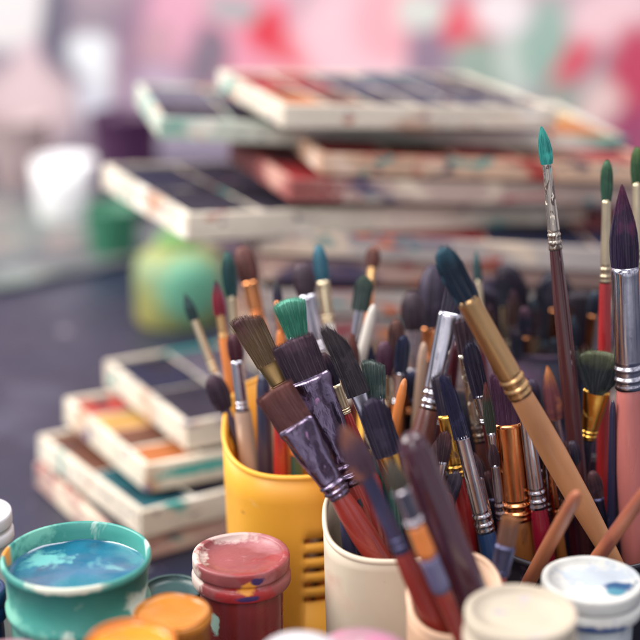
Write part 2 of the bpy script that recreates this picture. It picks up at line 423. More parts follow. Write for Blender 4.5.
# ---- blurred brushes in the front cup
K = 'front'
brush('blurred brush with rust brown pointed hair, blue-grey ferrule and red handle in front', (342,424), (440,632), .505, K, ('round',58,30,.6), ((84,60,74),(150,92,62)), ('bluegrey',82,16,18), ('redorange',20,25), -.004, detail=0)
brush('glossy wine-red handle with rounded end up, thickest in the front cup', (408,432), (476,612), .518, K, None, None, None, ('plumhandle',34,39), -.008)
brush('blurred brush with pale ferrule and orange and blue painted handle in the front cup', (388,458), (462,640), .496, K, ('round',36,22,.7), ((82,76,66),(90,80,70)), ('palegrey',34,19,19), ('redorange',17,19), -.012, detail=0, bands=((72,104,'orange'),(106,142,'lilac')))
brush('blurred amber brush with lilac-grey hair, half hidden behind the cream lid', (512,515), (494,600), .545, 'front', ('flat',34,19,.5), ((120,84,70),(150,96,56)), ('bluegrey',26,20,18), ('red',16,18), .008, detail=0)
# ---- brushes in the yellow cup
K = 'yellow'
brush('dark maroon oval brush leaning left out of the yellow cup, over its left rim', (211,374), (246,462), .668, K, ('oval',38,21,.8), ((46,30,46),(60,34,50)), ('bluegrey',64,10,12), ('beige',12,13), -.004, detail=0)
brush('tiny dark green brush with white ferrule, farthest left above the yellow cup', (184,293), (228,408), .69, K, ('round',29,11,.9), ((26,54,56),(40,70,70)), ('champagne',56,8,9), ('white',9,11), .004, detail=0)
brush('brush with ruby tip and orange handle above the yellow cup', (215,280), (238,430), .675, K, ('round',36,12,.9), ((130,30,50),(46,40,56)), ('gold',22,9,10), ('orange',11,12), .0, detail=0)
brush('bottle green round brush with white ferrule and red handle', (227,250), (244,420), .69, K, ('oval',48,15,.9), ((22,58,62),(34,76,72)), ('champagne',92,10,11), ('red',11,13), .008, detail=0)
brush('fluffy brown brush with orange handle behind the bottle green one', (241,245), (270,370), .71, K, ('oval',40,23,.8), ((88,52,48),(104,62,56)), ('copper',34,17,15), ('orange',14,16), .016, detail=0)
brush('short maroon brush with silver ferrule and flesh-coloured handle, left of the umber bristle brush', (233,333), (250,470), .655, K, ('oval',30,15,.8), ((74,32,46),(80,40,50)), ('silver',48,12,13), ('beige',17,19), -.010, detail=0)
brush('brush with teal-blue tip and white handle, left of the dark green filbert', (318,244), (332,350), .69, K, ('oval',40,15,.9), ((38,86,104),(50,104,120)), ('champagne',40,13,12), ('white',12,14), .010, detail=0)
brush('soft grey-brown brush with broad white ferrule left of the teal-blue one', (300,262), (322,370), .68, K, ('oval',36,22,.8), ((64,50,60),(76,60,70)), ('silver',56,18,18), ('white',16,18), .012, detail=0)
brush('navy handle standing straight in the yellow cup', (263,372), (266,480), .655, K, None, None, None, ('navy',15,17), -.014)
brush('bright red handle standing straight in the yellow cup', (280,405), (281,480), .65, K, None, None, None, ('red',13,16), -.016)
brush('dark green handle with orange collar in the yellow cup', (296,418), (297,480), .65, K, None, None, None, ('green',12,14), -.014, bands=((20,36,'orange'),))
brush('slim orange pencil-like handle behind the mint green head', (279,330), (288,430), .67, K, None, None, None, ('orange',9,11), .010)
brush('white brush handle between the ruby-tipped and umber brushes', (264,352), (272,440), .668, K, None, None, None, ('white',10,12), .0)
brush('thin black-tipped brush between the umber and mint heads', (276,280), (286,380), .685, K, ('round',24,9,.9), (DK,(56,60,60)), ('copper',40,8,9), ('orange',9,10), .006, detail=0)
# ---- brushes in the back cup
K = 'back'
brush('dark green filbert with silver ferrule, tallest behind the splayed black filbert', (366,274), (350,372), .675, 'yellow', ('filbert',37,19,.6), ((40,58,56),(58,76,66)), ('silver',52,11,11), ('brown',11,13), .006, detail=0)
brush('white-handled brush end beside the dark green filbert', (374,304), (360,362), .668, 'yellow', None, None, None, ('white',11,13), .012)
brush('small russet brush tip poking up behind the dark green filbert', (374,246), (366,330), .71, 'yellow', ('oval',22,15,.9), ((92,50,44),(110,64,50)), ('gold',24,9,9), ('orange',9,10), .018, detail=0)
brush('large soft slate brush behind the black-teal head', (436,262), (428,372), .70, K, ('oval',68,34,.7), ((52,44,62),(62,52,72)), ('copper',30,20,16), ('brown',14,15), .0, detail=0)
brush('soft black brush with grey ferrule left of the slate one', (412,290), (414,388), .69, K, ('oval',40,24,.8), ((60,48,58),(70,56,64)), ('silver',48,13,13), ('maroon',12,14), .0, detail=0)
brush('brown oval brush with brown handle right of the square grey-green tip', (396,318), (398,400), .67, K, ('oval',40,17,.8), ((76,48,48),(96,60,52)), ('silver',34,11,11), ('amber',11,13), -.008, detail=0)
brush('plum brush with white-ringed ferrule behind the square grey-green tip', (384,340), (386,420), .655, K, ('oval',36,18,.8), ((72,42,62),(84,54,70)), ('champagne',30,11,11), ('navy',11,13), -.016, detail=0)
brush('bare beige brush handle behind the wide silver ferrule', (424,342), (418,410), .665, K, None, None, None, ('beige',10,12), -.004)
brush('copper-coloured handle behind the wide silver ferrule', (436,330), (430,400), .675, K, None, None, None, ('amber',10,12), .004)
brush('rusty round brush with thin ferrule in the middle of the crowd', (352,332), (356,400), .66, K, ('round',34,12,.9), ((92,54,52),(120,70,60)), ('silver',32,8,9), ('maroon',9,11), -.008, detail=0)
brush('blue-black angular brush above the square grey-green tip', (404,334), (398,400), .65, K, ('filbert',40,15,.6), (NV,(44,50,80)), ('silver',30,12,11), ('orange',11,12), -.014, detail=0)
brush('burgundy lacquered handle crossing behind the wide silver ferrule', (456,342), (446,420), .655, K, None, None, None, ('maroon',12,14), -.014)
MOPS = [(484,282,.735,30,(40,34,50),(48,40,56),'leftmost of the wide ones'),(512,262,.745,34,(36,31,46),(46,38,52),'left of the thin handle'),
 (556,268,.745,34,(36,36,50),(44,44,60),'right of the thin handle'),(584,290,.735,28,(40,34,46),(50,44,52),'rightmost of the wide ones')]
rs = random.Random(3)
for q in range(15):
    MOPS.append((478+q*8.2+rs.uniform(-3, 3), rs.uniform(268, 345), rs.uniform(.70, .73), rs.uniform(10, 16), rs.choice([(44,36,52),(60,42,48),(38,42,58),(70,50,46)]), rs.choice([(60,50,64),(104,66,60),(56,70,84),(84,56,72)]), ''))
for q, (fx, fy, dd, wd, c1, c2, wh) in enumerate(MOPS):
    cx, cy, cr = CUPS['rear']; yo = lerp(-.018, .02, (dd-.70)/.04)
    bx = proj(Vector((cx+(fx-535)/60*.016, cy+yo, .012)))
    brush(('blurred wide dark brush in the rear slate cup, '+wh) if wh else 'thin blurred dark brush among others in the rear slate cup', (fx, fy), bx[:2], dd, 'rear', ((['worn', 'angle', 'filbert', 'flat'][q % 4], 62+8*(q % 3), wd*1.2, .6) if wh else (['round', 'filbert', 'oval', 'angle'][q % 4], 26+6*(q % 3), wd, .6)), (c1, c2), (['silver', 'bluegrey', 'copper', 'champagne'][q % 4], 44, wd*.7, wd*.6), (['black', 'maroon', 'brown', 'navy'][q % 4], wd*.6, wd*.7), yo, detail=0, wild=.1)
FILL = [(418,440,'cream','maroon',.012),(432,452,'cream','brown',.016),(446,430,'cream','black',.018),(404,452,'cream','navy',.006),(392,430,'cream','brown',.010),(458,470,'cream','plumhandle',.012),
 (474,455,'black','black',.002),(486,470,'black','plumhandle',.0),(540,440,'black','navy',.010),(560,455,'black','black',.012),(572,440,'black','plumhandle',.016),(592,470,'black','black',.006),(512,450,'black','black',.014),
 (340,400,'back','maroon',-.010),(382,392,'back','navy',.004),(410,370,'back','plumhandle',.006),(426,380,'back','black',.010),(448,360,'back','brown',.012),(396,350,'back','black',.016),(362,340,'back','brown',.012)]
for (fx, fy, fc, fm_, fyo) in FILL:
    cx, cy, cr = CUPS[fc]
    dd = {'cream': .612, 'black': .628, 'back': .675}[fc]
    bx = proj(Vector((cx+random.uniform(-.4, .4)*cr+(.3*cr if fc == 'black' and fx > 550 else 0), cy+fyo, .012)))
    if fc == 'black' or fc == 'back' or fx % 4 < 2:
        brush('dark brush deep in the crowd, only a sliver of it showing', (fx, fy), bx[:2], dd, fc, ('oval', 30, 15, .7), random.choice([(DK, (70,60,74)), (DB, (90,56,60)), (NV, (56,60,92))]), (random.choice(['silver', 'copper', 'brass', 'bluegrey']), 34, 12, 11), (fm_, 11, 13), fyo, detail=0)
    else:
        brush('dark brush deep in the crowd, only a sliver of it showing', (fx, fy), bx[:2], dd, fc, ('filbert', 34, 16, .5), random.choice([(DK, (70,60,74)), (DB, (90,56,60)), (NV, (56,60,92))]), ('silver', 30, 13, 12), (fm_, 12, 14), fyo, detail=0)
for (fx, fy, dd, fc, yo, fm_, lb) in ((492,440,.606,'black',-.004,'maroon','slim maroon-handled brush left of the rust and green one'),(474,452,.604,'black',-.008,'brown','slim brown-handled brush right behind the navy filbert'),
   (545,425,.612,'black',.002,'plumhandle','slim wine-handled brush behind the middle of the wooden handle'),(436,440,.600,'cream',.004,'maroon','slim maroon-handled brush behind the wine-red handle'),(566,440,.615,'black',.004,'navy','slim navy-handled brush between wooden and dark brown handles')):
    cx, cy, cr = CUPS[fc]; bx = proj(Vector((cx+(-.5 if fc == 'black' and fx < 500 else .4 if fc == 'cream' else -.1)*cr, cy+yo, .012)))
    brush(lb, (fx, fy), bx[:2], dd, fc, ('round', 26, 11, .8), (DB, (96,66,70)), ('silver', 62, 9, 10.5), (fm_, 10, 13), yo, detail=1)
# ------------------------------------------------------------------ cups
def sq(a, r, e=2.6):
    c, s = math.cos(a), math.sin(a)
    return math.copysign(abs(c)**(2/e), c)*r, math.copysign(abs(s)**(2/e), s)*r
def cup(name, label, key, zf, zr, m, e=2.5, slots=None, taper=.9, lip=.0011, rimmat=None):
    """open pot, rim height zf at the front and zr at the back"""
    cx, cy, r = CUPS[key]
    root = thing(name, label, 'brush cup', (cx, cy, 0), 'cups full of brushes')
    n = 120
    zs = [0, .002, .01, .02, .03, .04, .05, .06, .07, .08, .09, 1.0]
    if slots:
        ex = []
        for (z0, z1) in slots[1]: ex += [z0, z1]
        zs = sorted(set([0, .002, .008]+ex+[.075, .085, 1.0]))
    bm = bmesh.new(); rows = []
    for z in zs:
        row = []
        for i in range(n):
            a = 2*PI*i/n
            k = lerp(taper, 1, min(1, z/.1)) if z < 1 else 1
            if z == 0: k *= .96
            x, y = sq(a, r*k, e)
            top = lerp(zf, zr, (y/r+1)/2)
            zz = top if z == 1.0 else min(z, top-.001)
            row.append(bm.verts.new((x, y, zz)))
        rows.append(row)
    for j, (A, B_) in enumerate(zip(rows, rows[1:])):
        zm = (zs[j]+zs[j+1])/2
        for i in range(n):
            if slots and any(z0 < zm < z1 for z0, z1 in slots[1]) and any(s0 <= i < s1 for s0, s1 in slots[0]): continue
            k = (i+1) % n; bm.faces.new((A[i], A[k], B_[k], B_[i]))
    bm.faces.new(rows[0][::-1])
    o = link('cup_body', bm, m, root)
    md = o.modifiers.new('thick', 'SOLIDIFY'); md.thickness = .0016; md.offset = -1
    # rolled rim
    bm = bmesh.new(); rr = []
    for i in range(n):
        a = 2*PI*i/n; x, y = sq(a, r, e); top = lerp(zf, zr, (y/r+1)/2)
        nrm = Vector((x, y, 0)).normalized()
        ring = []
        for k in range(10):
            t = 2*PI*k/10
            ring.append(bm.verts.new(Vector((x, y, top))+nrm*(math.cos(t)*lip-.0006)+Vector((0, 0, math.sin(t)*lip*1.2))))
        rr.append(ring)
    for i in range(n):
        A, B_ = rr[i], rr[(i+1) % n]
        for k in range(10): bm.faces.new((A[k], A[(k+1) % 10], B_[(k+1) % 10], B_[k]))
    link('rim', bm, rimmat or m, root)
    return root
yel = mat('yellow_plastic', (246,178,62), rough=.38, stains=(((226,140,60),40,.62,.15),((238,206,150),70,.68,.05),((150,90,50),110,.70,.04)), var=.07, vscale=25, sss=.15)
cream = mat('cream_plastic', (214,200,178), rough=.42, stains=(((205,168,150),34,.56,.2),((180,150,140),110,.68,.06)), var=.06, vscale=25)
cream2 = mat('peach_plastic', (218,180,150), rough=.45, stains=(((190,120,90),160,.66),((236,214,190),60,.6,.2)), var=.08, vscale=30)
blk = mat('black_plastic', (36,32,44), rough=.4, stains=(((80,70,90),90,.68),))
slate = mat('slate_cloth', (42,39,56), rough=.75, stains=(((96,70,96),26,.55,.14),((150,96,84),34,.64,.08),((38,38,62),22,.52,.15),((120,110,136),40,.64,.1)), var=.2, bump=.8, bscale=160)
cup('brush_cup', 'dark slate cup of big dark mop brushes, farthest back on the right', 'rear', .120, .124, slate, e=2.0)
slz = [(.066-.0072*i, .066-.0072*i+.0031) for i in range(5)]
cup('brush_cup', 'yellow plastic cup with slotted side and sloping rim, behind the red paint jar', 'yellow', .098, .122, yel, slots=([(92, 112), (20, 50)], slz))
cup('brush_cup', 'glossy cream plastic cup with sloping rim, in front of the yellow cup', 'cream', .0945, .108, cream)
cup('brush_cup', 'peach-cream cup at the bottom edge holding the blurred red-handled brushes', 'front', .092, .108, cream2)
cup('brush_cup', 'black cup behind the two white lids holding the copper and silver ferruled brushes', 'black', .078, .092, blk)
cup('brush_cup', 'dark purple-grey cup hidden in the middle of the brushes', 'back', .09, .105, slate)
# ------------------------------------------------------------------ jars
JG = 'paint jars on the table'
def jar(label, px, py, d, r, lidm, bodym, lidh=.0125, kind='lid', name='paint_jar', lr=1.0, drop=None):
    c = P(px, py, d); h = c.z
    root = thing(name, label, 'paint jar', (c.x, c.y, 0), JG)
    bm = bmesh.new(); rb = r*.86
    hb = h-lidh*.55
    lathe(bm, [(0, 0), (rb*.9, 0), (rb*.98, .002), (rb, .006), (rb, hb-.012), (rb*.97, hb-.006), (rb*.9, hb-.002), (rb*.9, hb), (0, hb)], 56)
    link('jar_body', bm, bodym, root)
    bm = bmesh.new()
    z0 = h-lidh
    if kind == 'lid':
        lathe(bm, [(r*.9, z0), (r*1.0, z0+.0003), (r*1.02, z0+.001), (r*1.02, z0+.0040), (r*.99, z0+.0050), (r*.955, z0+.0054), (r*.955, z0+.0066), (r*.99, z0+.0070), (r*1.0, z0+.0078), (r*1.0, h-.0012), (r*.99, h-.0003), (r*.96, h), (r*.88, h), (r*.855, h-.0005), (r*.84, h-.0018), (r*.5, h-.0020), (0, h-.0020)], 72, wob=.010, seed=px)
    else:
        lathe(bm, [(r*.95, z0), (r, z0+.0005), (r, h-.003), (r*.97, h-.0012), (r*.9, h-.0002), (r*.5, h+.0012), (0, h+.0018)], 64, wob=.01, seed=px)
    for v in bm.verts: v.co.z += mnoise.noise(v.co*70+Vector((px, 0, 0)))*.0003
    link('lid', bm, lidm, root)
    return root
redlid = mat('red_jar_lid', (146,76,78), rough=.42, stains=(((148,56,58),55,.54,.08),((172,112,116),40,.58,.12)), var=.1, spots=(((214,192,182),(-.019,-.002,.079),.006,.014,.010),((196,170,164),(-.008,.016,.087),.014,.005,.004),((176,118,124),(0,-.002,.087),.014,.012,.002),((160,44,48),(.004,-.020,.077),.016,.006,.0045),((232,158,60),(.0035,-.019,.0805),.0034,.004,.003),((66,46,96),(.0075,-.018,.0835),.0026,.004,.0016),((66,46,96),(.004,-.019,.0765),.005,.004,.0012)), bump=.5, bscale=200)
redbody = mat('red_jar_body', (124,40,42), rough=.33, spots=(((170,200,186),(-.0105,-.0145,.062),.0022,.004,.0045),), stains=(((180,200,190),90,.74),((110,26,40),60,.6,.1)), var=.1, coat=.3)
cl = mat('cream_lid', (192,180,160), rough=.6, stains=(((206,184,164),35,.5,.2),((176,168,176),70,.62,.08),((150,150,170),110,.68,.04),((200,190,200),90,.72,.06)), var=.04, bump=.3)
bl = mat('white_blue_lid', (206,206,200), rough=.55, stains=(((166,190,198),60,.54,.1),((150,150,170),90,.66,.05),((236,220,200),50,.58,.2)), spots=(((176,186,196),(.003,.004,.1),.014,.009,.006),((34,78,120),(.0095,-.003,.1),.0062,.0038,.006),((70,130,150),(.0075,-.007,.1),.004,.003,.006),((40,72,130),(-.002,-.018,.089),.013,.004,.0022),((214,226,224),(-.004,-.007,.1),.008,.004,.006)), var=.04, bump=.35)
wb = mat('milky_body', (196,204,206), rough=.35, stains=(((70,96,140),50,.62,.1),((190,160,170),70,.64,.1)), var=.08)
pk = mat('pink_lid', (176,134,146), rough=.5, stains=(((232,222,224),40,.56,.12),((190,120,150),60,.6,.1)), var=.06)
wl = mat('white_lid', (205,203,208), rough=.5, stains=(((150,140,170),60,.64,.1),), var=.05)
blu = mat('blue_jar', (22,50,92), rough=.4, stains=(((200,150,60),60,.72),), var=.1)
dg = mat('dark_green_jar', (34,66,66), rough=.4, stains=(((90,110,120),60,.6,.1),), var=.12)
jar('squat jar of brick red paint with a smeared pink and white screw lid', 241, 553, .60, .0195, redlid, redbody)
jar('jar with a plain cream lid at the bottom edge, in front of the blue-stained lid', 521, 610, .50, .0187, cl, wb, kind='lid')
jar('jar with a white lid stained blue near the right edge', 592, 578, .55, .0183, bl, wb)
jar('jar with a rosy pink rounded lid cut by the bottom edge of the photo', 362, 650, .50, .0166, pk, pk, kind='dome')
jar('jar with a lilac-white lid at the bottom edge, left of the pink lid', 300, 650, .47, .013, wl, wb, kind='dome')
jar('white-lidded jar cut by the left edge, above the teal cup', -27, 512, .62, .0157, wl, wb)
jar('jar with a dull pink lid in the bottom left corner', 8, 658, .50, .0135, pk, pk, kind='dome')
jar('navy jar at the left edge pressed against the teal cup', -24, 588, .58, .0112, blu, blu)
jar('small bottle green jar between the teal cup and the red jar', 172, 588, .62, .0128, dg, dg)
# teal tub with paint
def tub(name, label, px, py, d, r, outm, inm, liqm, depth=.012, taper=.8, band=True, cat='paint tub'):
    c = P(px, py, d); h = c.z
    root = thing(name, label, cat, (c.x, c.y, 0), JG)
    bm = bmesh.new(); rb = lambda z: r*lerp(taper, .97, z/h)
    pr = [(0, 0), (rb(0), 0), (rb(.003)+.0003, .003)]
    if band: pr += [(rb(h*.5), h*.5), (rb(h-.024), h-.024), (rb(h-.023)+.0012, h-.0225), (rb(h-.02)+.0012, h-.02), (rb(h-.019), h-.019)]
    pr += [(rb(h-.004), h-.004), (r*1.0, h-.0035), (r*1.012, h-.002), (r*1.0, h-.0006), (r*.975, h), (r*.95, h-.0008), (r*.935, h-.004), (r*.93-.0005, h-depth), (r*.90, h-depth-.004)]
    lathe(bm, pr, 72, wob=.012, seed=px)
    link('tub_wall', bm, outm, root)
    bm = bmesh.new()
    R0 = r*.932
    rings = [(R0, h-depth+.0012), (R0*.97, h-depth+.0002), (R0*.9, h-depth), (R0*.6, h-depth), (R0*.3, h-depth), (0, h-depth)]
    lathe(bm, rings, 64)
    for v in bm.verts:
        v.co.z += mnoise.noise(v.co*90)*.0009
    link('paint', bm, liqm, root)
    return root
tout = mat('teal_tub', (66,146,136), rough=.4, stains=(((126,190,170),30,.54,.1),((24,96,116),36,.54,.1),((200,220,206),50,.62,.06)), spots=(((230,150,60),(-.0275,.002,.099),.006,.004,.005),((205,208,190),(0,-.028,.1),.020,.006,.0022),((110,178,160),(-.016,.010,.1),.010,.014,.010)), var=.12, vscale=35, bump=.3, bscale=120)  # mint spot puts a highlight into the tub's colour
tliq = mat('blue_teal_paint', (14,98,128), rough=.22, stains=(((30,128,136),26,.5,.16),((110,180,176),40,.62,.1),((10,70,100),34,.6,.1)), spots=(((96,168,166),(-.012,.010,.09),.010,.007,.006),), var=.15, coat=.8, bump=.7, bscale=70)
tub('paint_tub', 'large teal green tub of glossy blue-green paint, leftmost on the table', 76, 553, .57, .0281, tout, tout, tliq, depth=.0075)
oo = mat('orange_tub', (206,118,38), rough=.4, stains=(((232,150,120),60,.56,.08),((196,92,40),50,.6,.1)), var=.1, bump=.4, bscale=150)
ol = mat('orange_paint', (226,140,20), rough=.25, stains=(((222,110,24),60,.56,.08),), var=.1, coat=.5, bump=.8, bscale=110)
ol2 = mat('ochre_paint', (196,122,24), rough=.3, stains=(((200,90,20),60,.6,.08),), var=.12, coat=.5, bump=.8, bscale=90)
tub('paint_tub', 'small orange tub with rosy rim at the bottom edge, right of the teal tub', 130, 640, .49, .0148, oo, oo, ol, depth=.0025, band=False)
tub('paint_tub', 'low ochre tub smeared with orange paint against the red jar', 172, 612, .535, .0138, ol2, ol2, ol2, depth=.0008, band=False)
# ------------------------------------------------------------------ paint trays
wood = {}
def wmat(k, base, st):
    wood[k] = mat('tray_'+k, base, rough=.62, stains=st, var=.12, vscale=40, bump=.5, bscale=120, stretch=(.45, 1, 1))
wood_st = (((88,80,108),40,.58,.06),((230,212,190),44,.54,.06),((50,136,140),60,.62,.04),((220,120,66),70,.63,.04),((170,50,66),74,.63,.04))
wmat('white', (226,216,198), (((112,100,112),170,.62,.03),((196,150,120),24,.58,.08),((120,104,128),70,.62,.04),((60,156,150),38,.60,.04),((176,110,90),90,.64,.03),((240,234,222),60,.6,.05)))
wmat('green', (200,208,194), (((96,96,112),150,.62,.03),((60,150,140),90,.65,.03),((96,166,150),30,.54,.08),((240,234,222),34,.52,.1),((70,80,104),64,.62,.04),((210,160,130),50,.62,.04),((190,90,70),90,.66,.03)))
wmat('peach', (214,178,150), (((90,70,84),150,.62,.03),((170,64,56),40,.58,.05),((240,222,204),32,.52,.1),((56,56,80),80,.62,.04),((50,150,144),64,.64,.03)))
wmat('pink', (200,140,130), (((172,50,58),30,.54,.07),((228,206,188),36,.53,.08),((70,60,90),60,.60,.05),((60,140,140),60,.64,.04),((220,130,60),70,.65,.03)))
wmat('grey', (190,180,174), (((170,60,60),120,.65,.03),((104,100,124),34,.54,.08),((226,206,184),44,.54,.06),((50,136,140),56,.61,.04),((214,110,66),64,.63,.04),((176,56,76),74,.63,.04)))
wmat('dirty', (170,152,150), (((180,70,60),110,.63,.03),((76,70,98),34,.52,.08),((216,190,172),44,.56,.06),((160,60,74),60,.60,.05),((56,124,130),54,.62,.04),((210,130,80),80,.65,.03)))
wmat('pinkdull', (206,172,160), wood_st)
wood['tealfront'] = mat('tray_tealfront', (234,224,204), rough=.62, stains=(((200,160,130),40,.56,.08),((120,104,128),70,.62,.04)), var=.12, vscale=40, bump=.5, bscale=120, spots=(((70,166,158),(.032,0,.009),.028,.004,.0035),((110,184,170),(.07,0,.006),.02,.004,.003)))
wood['redleft'] = mat('tray_redleft', (196,172,160), rough=.62, stains=wood_st, var=.12, vscale=40, bump=.5, bscale=120, stretch=(.45, 1, 1), spots=(((150,84,80),(0,.05,.006),.04,.09,.02),((196,150,136),(.01,.03,.01),.02,.02,.01),))
PAN = {'d': (40,44,76), 'k': (40,36,50), 'n': (28,34,62), 'r': (140,34,40), 'o': (172,100,52), 'y': (188,146,80), 'b': (104,64,48), 't': (24,80,90), 'p': (84,34,70), 's': (92,88,104), 'g': (60,84,60), 'm': (176,70,60)}
def panmat(c): return mat('pan_'+c, PAN[c], rough=.6, coat=.05, spec=.3, stains=(((150,140,160),40,.66,.08),((30,28,44),40,.56,.1),((170,60,60),50,.68,.06)), var=.15, vscale=60, bump=.8, bscale=110)
def tray(label, px, py, z, rot, tilt, w, dep, h, wm, pans, nx, ny=2, grp='paint trays stacked at the back', pitch=0, dvw=.0015):
    """px,py,z: the near left top corner"""
    c = hit(px, py, z)
    R = Matrix.Rotation(math.radians(rot), 3, 'Z') @ Matrix.Rotation(math.radians(tilt), 3, 'Y') @ Matrix.Rotation(math.radians(pitch), 3, 'X')
    root = thing('paint_tray', label, 'paint tray', c-R@Vector((0, 0, h)), grp, R.to_euler())
    bm = bmesh.new(); t = .0038
    box(bm, 0, w, 0, t, 0, h); box(bm, 0, w, dep-t, dep, 0, h)
    box(bm, 0, t, t, dep-t, .0002, h-.0003); box(bm, w-t, w, t, dep-t, .0002, h-.0003)
    box(bm, t, w-t, t, dep-t, .0004, .003, 0)
    link('frame', bm, wood[wm], root, smooth=False)
    bm = bmesh.new()
    cw = (w-2*t)/nx; cd = (dep-2*t)/ny; dv = dvw
    for i in range(1, nx): box(bm, t+i*cw-dv/2, t+i*cw+dv/2, t, dep-t, .003, h-.0012, .0003)
    for j in range(1, ny):
        for i in range(nx): box(bm, t+i*cw+dv/2, t+(i+1)*cw-dv/2, t+j*cd-dv/2, t+j*cd+dv/2, .003, h-.0018, .0003)
    link('divider', bm, wood['white' if wm in ('white', 'green', 'tealfront') else 'peach'], root, smooth=False)
    k = 0
    for i in range(nx):
        for j in range(ny):
            bm = bmesh.new(); x0, x1 = t+i*cw+dv/2+.0003, t+(i+1)*cw-dv/2-.0003; y0, y1 = t+j*cd+dv/2+.0003, t+(j+1)*cd-dv/2-.0003
            g = 8; vs = []
            for a in range(g+1):
                row = []
                for b in range(g+1):
                    u, v = a/g, b/g; e = max(abs(u-.5), abs(v-.5))*2
                    zz = h-.0016-.0014*(1-e**3)+.0006*mnoise.noise(Vector((u*3+i, v*3+j, px)))
                    row.append(bm.verts.new((lerp(x0, x1, u), lerp(y0, y1, v), zz)))
                vs.append(row)
            for a in range(g):
                for b in range(g): bm.faces.new((vs[a][b], vs[a+1][b], vs[a+1][b+1], vs[a][b+1]))
            r_ = bmesh.ops.extrude_face_region(bm, geom=bm.faces[:])
            for v in [q for q in r_['geom'] if isinstance(q, bmesh.types.BMVert)]: v.co.z = .0031
            link('paint_pan', bm, panmat(pans[k % len(pans)]), root)
            k += 1
    return root
tray('topmost tray of the back stack, with dark red, navy and black pans', 284, 105, .2155, 20, 4.0, .170, .128, .0128, 'white', 'orbrkdndndnk', 6)
tray('second tray from the top of the back stack, the widest, with pale green stains', 160, 118, .2022, 13, 5.0, .290, .122, .0126, 'green', 'ksknkddsnkks'+'oy', 7)
tray('third tray from the top of the back stack, with a peach edge', 322, 154, .1885, 14, 4.8, .205, .10, .0115, 'peach', 'rkbk', 5)
tray('fourth tray from the top of the back stack, with a red-smeared left side', 292, 180, .1768, 20, 5.2, .245, .118, .0125, 'redleft', 'rmkr', 5)
tray('fifth tray from the top of the back stack, jutting out left with dark navy pans', 188, 214, .1635, 27, 4.8, .265, .138, .0150, 'white', 'knkdtnkdtk', 6)
zz = .1475; k = 8
names = ['sixth', 'seventh', 'eighth', 'ninth', 'tenth', 'eleventh', 'twelfth', 'thirteenth', 'bottom']
cols = ['grey', 'pinkdull', 'grey', 'dirty', 'peach', 'dirty', 'grey', 'dirty', 'dirty']
for nm, cm in zip(names, cols):
    q = proj(Vector((-.030+random.uniform(-.012, .012), .232+random.uniform(-.006, .01), zz)))
    desc = {'grey': 'greyish lilac', 'pinkdull': 'faded pink', 'dirty': 'dusky mauve', 'peach': 'peach'}[cm]
    tray(nm+' tray of the back stack counted from the top, %s, behind the brushes' % desc if nm != 'bottom' else 'bottom tray of the back stack, resting on the table',
         q[0], q[1], zz, random.uniform(4, 10), k*.60, .258+random.uniform(-.012, .012), .11, .0134, cm, 'kdrbn', 4, 2)
    zz -= .01665; k -= 1
LG = 'paint trays stacked on the left'
tray('topmost tray of the left stack, with dark blue pans and a bright edge', 186, 424, .064, 30, 1.0, .15, .112, .0155, 'white', 'kndskd', 4, 2, LG)
tray('second tray of the left stack, with orange and yellow pans', 146, 466, .048, 31, 2.5, .16, .112, .0155, 'tealfront', 'obymboyrbmyobomyrbyo', 5, 4, LG, dvw=.003)
tray('third tray of the left stack, off-white and paint-smeared', 141, 512, .032, 35, 2.0, .16, .122, .0150, 'white', 'tbkr', 5, 2, LG)
tray('bottom tray of the left stack, mostly hidden under the others', 120, 540, .0155, 32, 0, .16, .115, .0150, 'pinkdull', 'kbks', 5, 2, LG)
# ------------------------------------------------------------------ things behind
def backpot(label, px, py, d, r, col, h=None, name='paint_pot', st=(), rough=.4, topc=None):
    c = P(px, py, d); h = c.z
    root = thing(name, label, 'pot', (c.x, c.y, 0))
    m = mat('pot_'+label[:12], col, rough=rough, stains=st, var=.1)
    bm = bmesh.new()
    lathe(bm, [(0, 0), (r*.8, 0), (r*.84, .004), (r*.97, h*.7), (r, h-.003), (r*1.03, h-.001), (r*1.0, h), (r*.93, h-.003), (r*.92, h-.010), (0, h-.010)], 48, wob=.01, seed=px)
    link('pot_wall', bm, m, root)
    return root
yb = thing('paint_bottle', 'blurred squat yellow-green bottle with a mint patch, left of the back stack', 'bottle', (0, 0, 0))
q_ = P(178, 238, 1.13); yb.location = (q_.x, q_.y, 0); bh = q_.z; r = .034
bm = bmesh.new(); lathe(bm, [(0, 0), (r*.94, 0), (r, .004), (r, bh*.6), (r*.92, bh*.78), (r*.6, bh*.9), (r*.45, bh*.94), (0, bh*.94)], 56)
link('bottle_body', bm, mat('lime_bottle', (146,152,92), rough=.6, stains=(((190,166,84),16,.5,.2),((130,160,128),18,.5,.2)), spots=(((110,180,150),(.012,-.030,.034),.026,.03,.024),)), yb)
bm = bmesh.new(); lathe(bm, [(0, bh*.93), (r*.47, bh*.93), (r*.47, bh*1.02), (r*.42, bh*1.04), (0, bh*1.04)], 40); link('cap', bm, mat('green_cap', (110,160,90), rough=.5), yb)
